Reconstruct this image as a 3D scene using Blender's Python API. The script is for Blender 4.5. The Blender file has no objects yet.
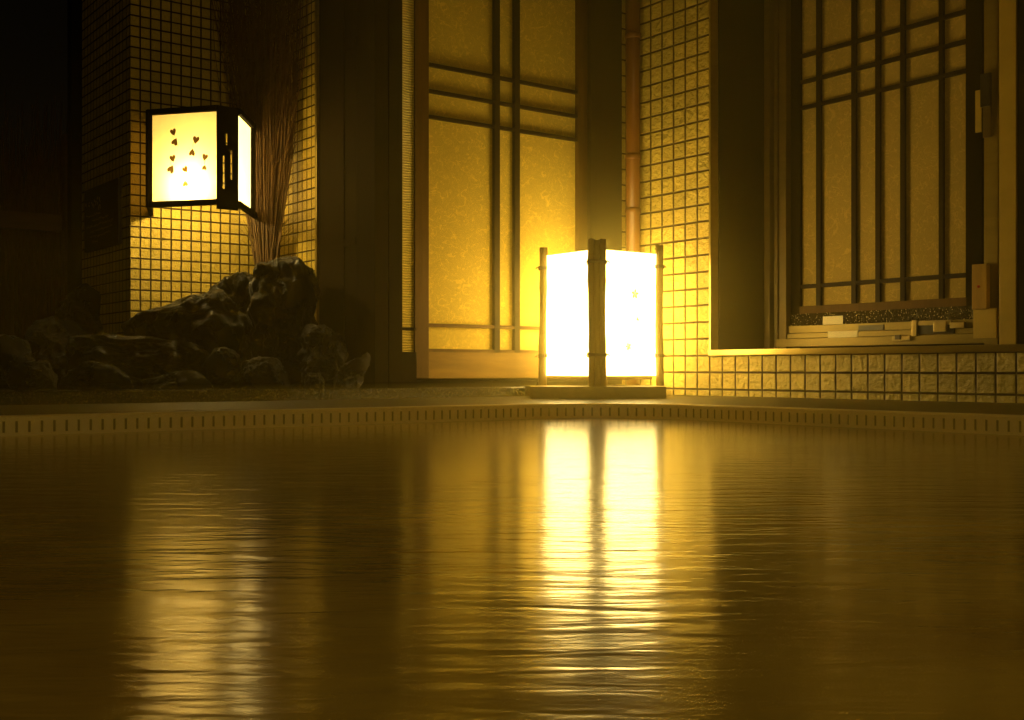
import bpy, bmesh, math, random
from mathutils import Vector, Matrix, noise

random.seed(7)
SC = bpy.context.scene
COL = SC.collection
CZ = 0.082                # height of the camera above the deck (deck = 0)
CA, SA = 0.799, 0.6013    # heading of the camera (looks between the two walls)
F = 1144.0

# ------------------------------------------------------------------ survey helpers
def ray(px):
    t = (px - 512) / F
    return (CA * t + SA, CA - SA * t)
def L(px, py, y0):                       # point on a plane parallel to the door wall
    d = ray(px); Y = y0 / d[1]
    return Vector((d[0] * Y, y0, CZ + (370 - py) / F * Y))
def R(px, py, x0):                       # point on a plane parallel to the window wall
    d = ray(px); Y = x0 / d[0]
    return Vector((x0, d[1] * Y, CZ + (370 - py) / F * Y))
def D(px, py, Y):                        # point at a distance along the view
    d = ray(px)
    return Vector((d[0] * Y, d[1] * Y, CZ + (370 - py) / F * Y))
def on_line(px, py, P, Q):               # point on the upright plane through P and Q
    d = ray(px); ex, ey = Q[0] - P[0], Q[1] - P[1]
    Y = (P[0] * ey - P[1] * ex) / (d[0] * ey - d[1] * ex)
    return Vector((d[0] * Y, d[1] * Y, CZ + (370 - py) / F * Y))

# ------------------------------------------------------------------ materials
MATS = {}
def new_mat(name):
    m = bpy.data.materials.new(name); m.use_nodes = True
    nt = m.node_tree; nt.nodes.clear()
    out = nt.nodes.new('ShaderNodeOutputMaterial')
    return m, nt, out
class NT:
    def __init__(s, nt): s.nt = nt
    def n(s, typ, **kw):
        nd = s.nt.nodes.new(typ)
        ins = kw.pop('ins', {})
        for k, v in kw.items(): setattr(nd, k, v)
        for k, v in ins.items():
            if hasattr(v, 'is_linked') or isinstance(v, bpy.types.NodeSocket): s.nt.links.new(v, nd.inputs[k])
            else: nd.inputs[k].default_value = v
        return nd
    def math(s, op, a, b=None, c=None, clamp=False):
        nd = s.nt.nodes.new('ShaderNodeMath'); nd.operation = op; nd.use_clamp = clamp
        for i, v in enumerate((a, b, c)):
            if v is None: continue
            if isinstance(v, bpy.types.NodeSocket): s.nt.links.new(v, nd.inputs[i])
            else: nd.inputs[i].default_value = v
        return nd.outputs[0]
    def mix(s, f, a, b, mode='MIX'):
        nd = s.nt.nodes.new('ShaderNodeMix'); nd.data_type = 'RGBA'; nd.blend_type = mode
        for i, v in ((0, f), (6, a), (7, b)):
            if isinstance(v, bpy.types.NodeSocket): s.nt.links.new(v, nd.inputs[i])
            else: nd.inputs[i].default_value = v if i == 0 else (*v, 1)
        return nd.outputs[2]
    def ramp(s, f, stops):
        nd = s.nt.nodes.new('ShaderNodeValToRGB'); s.nt.links.new(f, nd.inputs[0])
        e = nd.color_ramp.elements
        while len(e) < len(stops): e.new(0.5)
        for el, (p, c) in zip(e, stops): el.position = p; el.color = (*c, 1)
        return nd.outputs[0]

def simple(name, col, rough=0.5, metal=0.0, var=0.25, scale=(20, 20, 20), bump=0.15, spec=0.5, bdist=0.002):
    m, nt, out = new_mat(name); t = NT(nt)
    tc = t.n('ShaderNodeTexCoord')
    mp = t.n('ShaderNodeMapping', ins={'Vector': tc.outputs['Object'], 'Scale': scale})
    nz = t.n('ShaderNodeTexNoise', ins={'Vector': mp.outputs[0], 'Scale': 1.0, 'Detail': 5.0, 'Roughness': 0.6})
    dark = tuple(c * (1 - var) for c in col); light = tuple(min(1, c * (1 + var)) for c in col)
    c = t.ramp(nz.outputs['Fac'], [(0.3, dark), (0.7, light)])
    bp = t.n('ShaderNodeBump', ins={'Strength': bump, 'Distance': bdist, 'Height': nz.outputs['Fac']})
    b = t.n('ShaderNodeBsdfPrincipled', ins={'Base Color': c, 'Roughness': rough, 'Metallic': metal, 'Specular IOR Level': spec, 'Normal': bp.outputs[0]})
    nt.links.new(b.outputs[0], out.inputs[0])
    MATS[name] = m
    return m

def tile_mat(name, pitch, col, grout, zoff=0.0, uoff=0.0, mortar=0.045):
    m, nt, out = new_mat(name); t = NT(nt)
    tc = t.n('ShaderNodeTexCoord'); ge = t.n('ShaderNodeNewGeometry')
    sp = t.n('ShaderNodeSeparateXYZ', ins={0: tc.outputs['Object']})
    sn = t.n('ShaderNodeSeparateXYZ', ins={0: ge.outputs['True Normal']})
    u = t.math('ADD', t.math('MULTIPLY', sp.outputs[0], t.math('ABSOLUTE', sn.outputs[1])),
               t.math('MULTIPLY', sp.outputs[1], t.math('ABSOLUTE', sn.outputs[0])))
    uv = t.n('ShaderNodeCombineXYZ', ins={0: t.math('ADD', u, uoff), 1: t.math('ADD', sp.outputs[2], zoff)})
    br = t.n('ShaderNodeTexBrick', offset=0.0, squash=1.0, ins={'Vector': uv.outputs[0], 'Scale': 1 / pitch, 'Mortar Size': mortar,
        'Mortar Smooth': 0.6, 'Bias': 0.0, 'Brick Width': 1.0, 'Row Height': 1.0,
        'Color1': (0.75, 0.75, 0.75, 1), 'Color2': (1, 1, 1, 1), 'Mortar': (0.9, 0.9, 0.9, 1)})
    nz = t.n('ShaderNodeTexNoise', ins={'Vector': tc.outputs['Object'], 'Scale': 3.0 / pitch, 'Detail': 4.0, 'Roughness': 0.6})
    nb = t.n('ShaderNodeTexNoise', ins={'Vector': tc.outputs['Object'], 'Scale': 2.2, 'Detail': 3.0})
    tcol = t.mix(1.0, t.mix(nb.outputs['Fac'], tuple(c * .8 for c in col), col), br.outputs['Color'], 'MULTIPLY')
    c = t.mix(br.outputs['Fac'], tcol, grout)
    h = t.math('ADD', t.math('MULTIPLY', t.math('SUBTRACT', 1.0, br.outputs['Fac']), 1.0), t.math('MULTIPLY', nz.outputs['Fac'], 1.3))
    bp = t.n('ShaderNodeBump', ins={'Strength': 0.9, 'Distance': pitch * 0.20, 'Height': h})
    b = t.n('ShaderNodeBsdfPrincipled', ins={'Base Color': c, 'Roughness': t.math('ADD', 0.38, t.math('MULTIPLY', br.outputs['Fac'], 0.4)), 'Normal': bp.outputs[0]})
    nt.links.new(b.outputs[0], out.inputs[0])
    MATS[name] = m
    return m

def washi_mat(name, col, plane):
    m, nt, out = new_mat(name); t = NT(nt)
    tc = t.n('ShaderNodeTexCoord'); co = tc.outputs['Object']
    c = None
    base = t.n('ShaderNodeTexNoise', ins={'Vector': co, 'Scale': 90.0, 'Detail': 6.0, 'Roughness': 0.7})
    c = t.ramp(base.outputs['Fac'], [(0.3, tuple(x * .87 for x in col)), (0.7, col)])
    fib = None
    for k, (sc, w) in enumerate(((16, .010), (22, .010), (30, .012), (40, .014), (26, .009))):
        mp = t.n('ShaderNodeMapping', ins={'Vector': co, 'Location': (k * 3.1, k * 1.7, k * 2.3), 'Rotation': (k * .7, k * .5, k * 1.1)})
        nz = t.n('ShaderNodeTexNoise', ins={'Vector': mp.outputs[0], 'Scale': float(sc), 'Detail': 1.0, 'Distortion': 0.6})
        mk = t.n('ShaderNodeTexNoise', ins={'Vector': mp.outputs[0], 'Scale': float(sc) * 1.3, 'Detail': 0.0})
        line = t.math('LESS_THAN', t.math('ABSOLUTE', t.math('SUBTRACT', nz.outputs['Fac'], 0.5)), w)
        line = t.math('MULTIPLY', line, t.math('GREATER_THAN', mk.outputs['Fac'], 0.54))
        fib = line if fib is None else t.math('MAXIMUM', fib, line)
    c = t.mix(t.math('MULTIPLY', fib, 0.5), c, tuple(min(1, x * 1.45) for x in col))
    b = t.n('ShaderNodeBsdfPrincipled', ins={'Base Color': c, 'Roughness': 0.75, 'Specular IOR Level': 0.25})
    tr = t.n('ShaderNodeBsdfTranslucent', ins={'Color': c})
    mx = t.n('ShaderNodeMixShader', ins={0: 0.15, 1: b.outputs[0], 2: tr.outputs[0]})
    nt.links.new(mx.outputs[0], out.inputs[0])
    MATS[name] = m
    return m

def lamp_paper(name, emit, strength, trans=(.95, .8, .45), tf=0.8):
    m, nt, out = new_mat(name); t = NT(nt)
    tc = t.n('ShaderNodeTexCoord')
    nz = t.n('ShaderNodeTexNoise', ins={'Vector': tc.outputs['Object'], 'Scale': 40.0, 'Detail': 5.0})
    c = t.ramp(nz.outputs['Fac'], [(0.3, tuple(x * .93 for x in trans)), (0.7, trans)])
    tr = t.n('ShaderNodeBsdfTranslucent', ins={'Color': c})
    df = t.n('ShaderNodeBsdfDiffuse', ins={'Color': c})
    mx = t.n('ShaderNodeMixShader', ins={0: tf, 1: df.outputs[0], 2: tr.outputs[0]})
    em = t.n('ShaderNodeEmission', ins={'Color': (*emit, 1), 'Strength': strength})
    ad = t.n('ShaderNodeAddShader', ins={0: mx.outputs[0], 1: em.outputs[0]})
    nt.links.new(ad.outputs[0], out.inputs[0])
    MATS[name] = m
    return m
def emis(name, col, strength):
    m, nt, out = new_mat(name); t = NT(nt)
    em = t.n('ShaderNodeEmission', ins={'Color': (*col, 1), 'Strength': strength})
    nt.links.new(em.outputs[0], out.inputs[0]); MATS[name] = m
    return m

LIGHT = (1.0, 0.69, 0.17)  # part of the lantern yellow is put into material and steam colours instead
tile_mat('wall tile', 0.054, (.78, .61, .13), (.05, .024, .003), zoff=-0.128, mortar=.075)
tile_mat('alcove tile', 0.0337, (.72, .53, .07), (.025, .011, .001), uoff=-1.217, mortar=.095)
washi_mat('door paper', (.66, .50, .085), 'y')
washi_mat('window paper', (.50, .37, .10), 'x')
lamp_paper('lantern paper', LIGHT, 8.0, trans=(.95, .82, .55))
lamp_paper('wall lantern paper', (1, .6, .12), 0.12, trans=(.95, .80, .48), tf=.9)
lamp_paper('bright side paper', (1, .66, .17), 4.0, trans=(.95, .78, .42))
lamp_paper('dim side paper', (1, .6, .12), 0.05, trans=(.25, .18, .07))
emis('bulb', LIGHT, 110.0)
emis('small bulb', (1, .70, .2), 370.0)
simple('dark wood', (.009, .006, .0015), .85, spec=.08, scale=(60, 60, 4), bump=.3)
simple('black wood', (.008, .005, .0015), .85, spec=.08, scale=(60, 60, 4), bump=.3)
simple('door wood', (.095, .048, .006), .6, spec=.2, scale=(70, 70, 5), bump=.3)
simple('lattice wood', (.018, .010, .003), .65, spec=.2, scale=(70, 70, 8), bump=.2)
simple('pale wood', (.40, .24, .03), .5, scale=(60, 60, 8), bump=.2)
simple('rail board', (.20, .115, .010), .55, spec=.25, scale=(9, 60, 60), bump=.25)
simple('bamboo', (.19, .125, .022), .45, scale=(120, 120, 10), bump=.5)
simple('rope', (.05, .032, .018), .85, scale=(300, 300, 300), bump=.6)
simple('aluminium', (.25, .185, .038), .45, metal=.3, scale=(8, 8, 60), bump=.05, var=.1)
simple('bronze aluminium', (.13, .09, .026), .5, metal=.3, scale=(8, 8, 60), bump=.05, var=.1)
simple('frame cream', (.5, .36, .06), .5, var=.1, scale=(10, 10, 20), bump=.05)
simple('trim metal', (.45, .35, .12), .28, metal=.8, scale=(10, 10, 40), bump=.05, var=.1)
simple('pipe brown', (.15, .055, .006), .35, var=.15, scale=(20, 20, 3), bump=.05)
simple('steel', (.5, .4, .18), .3, metal=.8, var=.15)
simple('dark plastic', (.03, .025, .018), .4)
simple('sticker', (.95, .85, .55), .5, var=.04)
simple('red', (.5, .02, .015), .5)
simple('sign board', (.018, .011, .008), .6, scale=(40, 40, 40))
simple('sign print', (.6, .46, .22), .7, var=.1)
lamp_paper('leaf', (1, .5, .1), 0.0, trans=(.06, .036, .008), tf=.85)
simple('dry twig', (.115, .058, .010), .7, scale=(80, 80, 20), var=.5)
simple('fence twig', (.05, .014, .006), .8, scale=(80, 80, 20), var=.5)
simple('fence wood', (.08, .03, .010), .7, scale=(10, 60, 60))
simple('gravel', (.02, .015, .006), .35, scale=(90, 90, 90), bump=1.0, bdist=.012, var=.6)
simple('coping stone', (.02, .015, .004), .5, scale=(30, 30, 30), bump=.2)
simple('slab', (.22, .16, .03), .5, scale=(14, 60, 60), bump=.2)

def granite():
    m, nt, out = new_mat('wet granite'); t = NT(nt)
    tc = t.n('ShaderNodeTexCoord')
    vo = t.n('ShaderNodeTexVoronoi', ins={'Vector': tc.outputs['Object'], 'Scale': 260.0})
    nz = t.n('ShaderNodeTexNoise', ins={'Vector': tc.outputs['Object'], 'Scale': 160.0, 'Detail': 5.0, 'Roughness': .8})
    c = t.ramp(vo.outputs['Color'], [(0.0, (.008, .006, .002)), (.6, (.025, .019, .006)), (.93, (.16, .12, .03))])
    bp = t.n('ShaderNodeBump', ins={'Strength': 1.0, 'Distance': .006, 'Height': vo.outputs['Color']})
    b = t.n('ShaderNodeBsdfPrincipled', ins={'Base Color': c, 'Roughness': .15, 'Normal': bp.outputs[0], 'Coat Weight': .4, 'Coat Roughness': .2})
    nt.links.new(b.outputs[0], out.inputs[0]); MATS['wet granite'] = m
granite()

def rock_mat():
    m, nt, out = new_mat('wet rock'); t = NT(nt)
    tc = t.n('ShaderNodeTexCoord'); gl = t.n('ShaderNodeNewGeometry')
    n1 = t.n('ShaderNodeTexNoise', ins={'Vector': gl.outputs['Position'], 'Scale': 34.0, 'Detail': 10.0, 'Roughness': .74, 'Distortion': .5})
    n2 = t.n('ShaderNodeTexNoise', ins={'Vector': gl.outputs['Position'], 'Scale': 9.0, 'Detail': 6.0})
    c = t.ramp(n2.outputs['Fac'], [(.3, (.008, .006, .003)), (.55, (.02, .015, .006)), (.78, (.07, .052, .016))])
    bp = t.n('ShaderNodeBump', ins={'Strength': 1.0, 'Distance': .028, 'Height': n1.outputs['Fac']})
    b = t.n('ShaderNodeBsdfPrincipled', ins={'Base Color': c, 'Roughness': t.math('ADD', .16, t.math('MULTIPLY', n2.outputs['Fac'], .25)), 'Normal': bp.outputs[0]})
    nt.links.new(b.outputs[0], out.inputs[0]); MATS['wet rock'] = m
rock_mat()

def mosaic():
    m, nt, out = new_mat('pool mosaic'); t = NT(nt)
    uv = t.n('ShaderNodeUVMap', uv_map='UVMap')
    sp = t.n('ShaderNodeSeparateXYZ', ins={0: uv.outputs[0]})
    fr = t.math('FRACT', t.math('DIVIDE', sp.outputs[0], 0.025))
    g = t.math('MULTIPLY', t.math('LESS_THAN', fr, 0.20), t.math('MULTIPLY', t.math('LESS_THAN', sp.outputs[1], -0.0235), t.math('GREATER_THAN', sp.outputs[1], -0.047)))
    nz = t.n('ShaderNodeTexNoise', ins={'Vector': uv.outputs[0], 'Scale': 60.0, 'Detail': 3.0})
    c = t.mix(g, t.mix(nz.outputs['Fac'], (.80, .64, .24), (.95, .78, .32)), (.26, .18, .03))
    b = t.n('ShaderNodeBsdfPrincipled', ins={'Base Color': c, 'Roughness': .3})
    nt.links.new(b.outputs[0], out.inputs[0]); MATS['pool mosaic'] = m
mosaic()

WZ = -0.054
def water_mat():
    m, nt, out = new_mat('pool water'); t = NT(nt)
    tc = t.n('ShaderNodeTexCoord')
    # coordinates turned to the camera heading: long ripples lie across the view
    mp = t.n('ShaderNodeMapping', ins={'Vector': tc.outputs['Object'], 'Rotation': (0, 0, math.radians(36.95))})
    m1 = t.n('ShaderNodeMapping', ins={'Vector': mp.outputs[0], 'Scale': (9.0, 36.0, 1)})
    m2 = t.n('ShaderNodeMapping', ins={'Vector': mp.outputs[0], 'Scale': (30.0, 110.0, 1)})
    n1 = t.n('ShaderNodeTexNoise', ins={'Vector': m1.outputs[0], 'Scale': 1.0, 'Detail': 2.0, 'Distortion': .5})
    n2 = t.n('ShaderNodeTexNoise', ins={'Vector': m2.outputs[0], 'Scale': 1.0, 'Detail': 2.0, 'Distortion': .6})
    h = t.math('ADD', n1.outputs['Fac'], t.math('MULTIPLY', n2.outputs['Fac'], .22))
    ds = t.n('ShaderNodeVectorMath', operation='DISTANCE', ins={0: tc.outputs['Object'], 1: (1.95, 2.35, WZ)})
    st = t.n('ShaderNodeMapRange', ins={'Value': ds.outputs['Value'], 'From Min': .1, 'From Max': 1.5, 'To Min': .25, 'To Max': 1.0})
    bp = t.n('ShaderNodeBump', ins={'Strength': st.outputs[0], 'Distance': .0013, 'Height': h})
    n3 = t.n('ShaderNodeTexNoise', ins={'Vector': tc.outputs['Object'], 'Scale': 5.0, 'Detail': 4.0})
    c = t.ramp(n3.outputs['Fac'], [(.35, (.33, .21, .03)), (.65, (.50, .35, .055))])
    b = t.n('ShaderNodeBsdfPrincipled', ins={'Base Color': c, 'Roughness': .165, 'IOR': 1.6, 'Normal': bp.outputs[0]})
    nt.links.new(b.outputs[0], out.inputs[0]); MATS['pool water'] = m
water_mat()

def volume_mat(name, dens, col):
    m, nt, out = new_mat(name); t = NT(nt)
    v = t.n('ShaderNodeVolumeScatter', ins={'Color': (*col, 1), 'Density': dens, 'Anisotropy': 0.3})
    nt.links.new(v.outputs[0], out.inputs['Volume']); MATS[name] = m
volume_mat('low steam', 0.15, (1, .84, .2))
def steam_ball():
    m, nt, out = new_mat('lantern glow steam'); t = NT(nt)
    tc = t.n('ShaderNodeTexCoord')
    ln = t.n('ShaderNodeVectorMath', operation='LENGTH', ins={0: tc.outputs['Object']})
    k = t.math('MAXIMUM', t.math('SUBTRACT', 1.0, t.math('DIVIDE', ln.outputs['Value'], .75)), 0.0)
    v = t.n('ShaderNodeVolumeScatter', ins={'Color': (1, .88, .3, 1), 'Density': t.math('MULTIPLY', t.math('MULTIPLY', k, k), .85), 'Anisotropy': .3})
    nt.links.new(v.outputs[0], out.inputs['Volume']); MATS['lantern glow steam'] = m
steam_ball()
volume_mat('veil steam', 0.07, (1, .84, .15))
volume_mat('thin steam', 0.05, (1, .86, .3))

def glass_wet():
    m, nt, out = new_mat('wet glass'); t = NT(nt)
    tc = t.n('ShaderNodeTexCoord')
    vo = t.n('ShaderNodeTexVoronoi', ins={'Vector': tc.outputs['Object'], 'Scale': 190.0})
    nz = t.n('ShaderNodeTexNoise', ins={'Vector': tc.outputs['Object'], 'Scale': 120.0, 'Detail': 4.0})
    sp = t.math('MULTIPLY', t.math('LESS_THAN', vo.outputs['Distance'], .32), t.math('GREATER_THAN', nz.outputs['Fac'], .52))
    c = t.mix(sp, (.035, .026, .006), (.85, .7, .3))  # glints on the water drops are put into the colour as pale specks
    bp = t.n('ShaderNodeBump', ins={'Strength': 1.0, 'Distance': .004, 'Height': vo.outputs['Distance']})
    b = t.n('ShaderNodeBsdfPrincipled', ins={'Base Color': c, 'Roughness': .15, 'Normal': bp.outputs[0]})
    nt.links.new(b.outputs[0], out.inputs[0]); MATS['wet glass'] = m
glass_wet()

def ribbed():
    m, nt, out = new_mat('ribbed glass'); t = NT(nt)
    tc = t.n('ShaderNodeTexCoord')
    mp = t.n('ShaderNodeMapping', ins={'Vector': tc.outputs['Object'], 'Scale': (1, 1, 1)})
    wv = t.n('ShaderNodeTexWave', bands_direction='Z', ins={'Vector': mp.outputs[0], 'Scale': 40.0, 'Distortion': 3.0, 'Detail': 2.0})
    c = t.ramp(wv.outputs['Fac'], [(.2, (.55, .41, .07)), (.8, (.85, .66, .13))])
    bp = t.n('ShaderNodeBump', ins={'Strength': .8, 'Distance': .003, 'Height': wv.outputs['Fac']})
    b = t.n('ShaderNodeBsdfPrincipled', ins={'Base Color': c, 'Roughness': .3, 'Normal': bp.outputs[0]})
    nt.links.new(b.outputs[0], out.inputs[0]); MATS['ribbed glass'] = m
ribbed()

# ------------------------------------------------------------------ mesh builder
class MB:
    def __init__(s): s.bm = bmesh.new()
    def box(s, a, b, bev=0.0, rot=0.0):
        lo = Vector((min(a[0], b[0]), min(a[1], b[1]), min(a[2], b[2])))
        hi = Vector((max(a[0], b[0]), max(a[1], b[1]), max(a[2], b[2])))
        r = bmesh.ops.create_cube(s.bm, size=1.0)
        vs = r['verts']; c = (lo + hi) / 2; d = hi - lo
        for v in vs: v.co = Vector((v.co.x * d.x, v.co.y * d.y, v.co.z * d.z))
        if rot: bmesh.ops.rotate(s.bm, verts=vs, cent=(0, 0, 0), matrix=Matrix.Rotation(rot, 3, 'Z'))
        for v in vs: v.co += c
        if bev > 0:
            es = list({e for v in vs for e in v.link_edges})
            bmesh.ops.bevel(s.bm, geom=es, offset=bev, segments=2, affect='EDGES', profile=.7)
        return s
    def beam(s, p, q, w, h, up=Vector((0, 0, 1)), bev=0.0):  # rectangular bar from p to q
        p, q = Vector(p), Vector(q); d = (q - p).normalized()
        if abs(d.dot(up)) > .95: up = Vector((0, 1, 0))
        x = d.cross(up).normalized(); y = x.cross(d)
        r = bmesh.ops.create_cube(s.bm, size=1.0); vs = r['verts']; ln = (q - p).length; c = (p + q) / 2
        for v in vs: v.co = c + d * v.co.x * ln + x * v.co.y * w + y * v.co.z * h
        if bev > 0:
            es = list({e for v in vs for e in v.link_edges})
            bmesh.ops.bevel(s.bm, geom=es, offset=bev, segments=2, affect='EDGES', profile=.7)
        return s
    def prism(s, poly, z0, z1):
        n = len(poly)
        lo = [s.bm.verts.new((p[0], p[1], z0)) for p in poly]; hi = [s.bm.verts.new((p[0], p[1], z1)) for p in poly]
        s.bm.faces.new(lo[::-1]); s.bm.faces.new(hi)
        for i in range(n): s.bm.faces.new((lo[i], lo[(i + 1) % n], hi[(i + 1) % n], hi[i]))
        return s
    def tube(s, pts, rad, seg=8, cap=True):
        pts = [Vector(p) for p in pts]; n = len(pts)
        rads = rad if isinstance(rad, (list, tuple)) else [rad] * n
        rings = []; ref = None
        for i, p in enumerate(pts):
            d = (pts[min(i + 1, n - 1)] - pts[max(i - 1, 0)]).normalized()
            if ref is None: ref = Vector((1, 0, 0)) if abs(d.x) < .9 else Vector((0, 1, 0))
            x = d.cross(ref).normalized(); y = d.cross(x).normalized(); ref = -y if False else ref
            rings.append([s.bm.verts.new(p + (x * math.cos(2 * math.pi * k / seg) + y * math.sin(2 * math.pi * k / seg)) * rads[i]) for k in range(seg)])
        for a, b in zip(rings, rings[1:]):
            for k in range(seg): s.bm.faces.new((a[k], a[(k + 1) % seg], b[(k + 1) % seg], b[k]))
        if cap and seg > 2: s.bm.faces.new(rings[0][::-1]); s.bm.faces.new(rings[-1])
        return s
    def torus(s, c, R_, r, seg=20, sub=6, tilt=0):
        rot = Matrix.Rotation(tilt, 3, 'X'); c = Vector(c)
        g = [[s.bm.verts.new(c + rot @ Vector(((R_ + r * math.cos(2 * math.pi * j / sub)) * math.cos(2 * math.pi * i / seg), (R_ + r * math.cos(2 * math.pi * j / sub)) * math.sin(2 * math.pi * i / seg), r * math.sin(2 * math.pi * j / sub)))) for j in range(sub)] for i in range(seg)]
        for i in range(seg):
            for j in range(sub):
                s.bm.faces.new((g[i][j], g[(i + 1) % seg][j], g[(i + 1) % seg][(j + 1) % sub], g[i][(j + 1) % sub]))
        return s
    def quad(s, *pts):
        s.bm.faces.new([s.bm.verts.new(p) for p in pts]); return s
    def build(s, name, mat, parent=None, smooth=False):
        bmesh.ops.recalc_face_normals(s.bm, faces=s.bm.faces)
        me = bpy.data.meshes.new(name); s.bm.to_mesh(me); s.bm.free()
        if mat: me.materials.append(MATS[mat])
        if smooth:
            for p in me.polygons: p.use_smooth = True
        o = bpy.data.objects.new(name, me); COL.objects.link(o)
        if parent: attach(o, parent)
        return o
def attach(o, parent):
    o.parent = parent
    off = Vector((0, 0, 0)); q = parent
    while q: off += q.location + q.matrix_parent_inverse.translation; q = q.parent
    o.matrix_parent_inverse = Matrix.Translation(-off)
def empty(name, loc):
    o = bpy.data.objects.new(name, None); COL.objects.link(o); o.location = loc; o.empty_display_size = .05
    return o
def tag(o, label, cat, group=None, kind=None):
    o['label'] = label; o['category'] = cat
    if group: o['group'] = group
    if kind: o['kind'] = kind
    return o
def struct(o, label=None, cat=None):
    o['kind'] = 'structure'
    if label: o['label'] = label; o['category'] = cat
    return o

# ------------------------------------------------------------------ pool, deck, water
XE, YE, RC = 2.26, 2.50, 0.35         # pool edges and corner radius
def path(off):
    pts = []
    for i in range(40): pts.append((-5 + (XE - RC + 5) * i / 40, YE + off, 0))
    c = (XE - RC, YE - RC)
    for i in range(25):
        a = math.pi / 2 * (1 - i / 24)
        pts.append((c[0] + (RC + off) * math.cos(a), c[1] + (RC + off) * math.sin(a)))
    for i in range(1, 41): pts.append((XE + off, YE - RC - (YE - RC + 4) * i / 40))
    return [(p[0], p[1]) for p in pts]
def sweep(name, prof, mat, uv=False):
    bm = bmesh.new(); rows = [path(o) for o, z in prof]; n = len(rows[0])
    base = path(0); ln = [0]
    for a, b in zip(base, base[1:]): ln.append(ln[-1] + math.dist(a, b))
    vs = [[bm.verts.new((*p, z)) for p in r] for r, (o, z) in zip(rows, prof)]
    ul = bm.loops.layers.uv.new('UVMap')
    for j in range(len(prof) - 1):
        for i in range(n - 1):
            f = bm.faces.new((vs[j][i], vs[j][i + 1], vs[j + 1][i + 1], vs[j + 1][i]))
            for lp, (jj, ii) in zip(f.loops, ((j, i), (j, i + 1), (j + 1, i + 1), (j + 1, i))):
                lp[ul].uv = (ln[ii], prof[jj][1])
    bmesh.ops.recalc_face_normals(bm, faces=bm.faces)
    me = bpy.data.meshes.new(name); bm.to_mesh(me); bm.free(); me.materials.append(MATS[mat])
    o = bpy.data.objects.new(name, me); COL.objects.link(o)
    return o
WZ = -0.054
struct(sweep('trim_1', [(0.004, -0.6), (0.0, -0.0155), (0.003, -0.0125), (0.030, -0.0120)], 'pool mosaic'), 'pale mosaic edging round the pool, short dark joints along its face', 'pool edge')
struct(sweep('floor', [(0.030, -0.0120), (0.06, -0.0115), (0.30, -0.001), (0.42, 0.0), (0.9, 0.0)], 'coping stone'), 'dark wet stone deck between the pool and the walls', 'deck')
m = MB(); inner = path(0.002)
m.bm.faces.new([m.bm.verts.new((p[0], p[1], WZ)) for p in inner] + [m.bm.verts.new((-5, -4, WZ))])
w = m.build('pool_water', 'pool water')
tag(w, 'murky brown hot spring water reflecting both lanterns', 'water', kind='stuff')
m = MB().quad((-5.2, -4.2, -.6), (2.6, -4.2, -.6), (2.6, 2.6, -.6), (-5.2, 2.6, -.6))
struct(m.build('trim_2', 'coping stone'), 'pool bottom under the murky water', 'pool floor')

# ground behind the kerb and the kerb itself
m = MB().box((-5, 2.97, -.1), (1.70, 5.2, .020))
struct(m.build('ground', 'gravel'), 'dark wet gravel bed under the rocks', 'ground')
m = MB().box((-5, 2.85, -.05), (2.20, 2.97, .030), .004)
struct(m.build('trim_3', 'wet granite'), 'wet speckled granite kerb in front of the rocks and the door', 'kerb')
m = MB().prism([(2.105, 2.705), (2.425, 2.455), (2.62, 2.66), (2.655, 2.70), (2.655, 2.895), (2.21, 2.895), (2.21, 2.84)], -.03, .032)
tag(m.build('stone_plinth', 'slab'), 'low yellow-lit slab under the bamboo floor lantern in the wall corner', 'slab')

# ------------------------------------------------------------------ window wall (x = 2.70)
XR = 2.70
y_open = R(711.5, 355, XR).y
m = MB()
y_end = 1.40
m.box((XR, y_open, -.1), (XR + .24, 3.25, 2.4))
m.box((XR, y_end, -.1), (XR + .24, y_open, .128))
m.box((XR, y_end, 1.9), (XR + .24, y_open, 2.4))
m.box((XR, -4, -.1), (XR + .24, y_end, 2.4))
struct(m.build('wall_right', 'wall tile'), 'square cream tiled wall around the lattice window', 'wall')
m = MB()
m.box((XR - .005, y_open - .001, .127), (XR + .03, y_open + .007, 1.9), .0015)
m.box((XR - .010, y_end, .127), (XR + .03, y_open + .007, .146), .003)
struct(m.build('trim_4', 'trim metal'), 'pale metal edging of the window opening', 'window edging')
m = MB()
m.box((XR + .03, y_open - .004, .146), (XR + .27, y_open + .02, 1.9))
m.box((XR + .0301, y_end, .120), (XR + .21, y_open - .005, .1455))
m.box((XR + .03, y_end - .02, .146), (XR + .21, y_end, 1.9))
struct(m.build('trim_5', 'dark wood'), 'dark recess lining beside the lattice window', 'reveal')

# window
XW = 2.90
win = empty('window_1', (XW, R(880, 340, XW).y, .146))
struct(win, 'lattice paper window with dark wooden frame in the tiled wall', 'window')
TOP = 1.9
def vbar(mb, pa, pb, x0, x1, z0, z1, bev=.001):
    ya, yb = R(pa, 300, x0).y, R(pb, 300, x0).y
    return mb.box((x0, ya, z0), (x1, yb, z1), bev)
zb = R(790, 343, XW).z
m = MB()
vbar(m, 764.5, 769.5, XW - .02, XW + .06, zb - .02, TOP)
vbar(m, 774, 777.5, XW - .005, XW + .06, zb - .02, TOP)
vbar(m, 779, 786, XW - .004, XW + .06, zb - .02, TOP)
vbar(m, 764, 800, XW + .03, XW + .08, zb - .02, TOP)
m.build('window_frame', 'bronze aluminium', win)
m = MB(); vbar(m, 999, 1016, XW - .045, XW + .05, zb - .02, TOP, .002)
m.build('jamb_post', 'frame cream', win)
m = MB(); vbar(m, 984, 998, XW - .018, XW + .045, zb - .02, TOP, .002)
m.build('sash_stile', 'aluminium', win)
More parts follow.
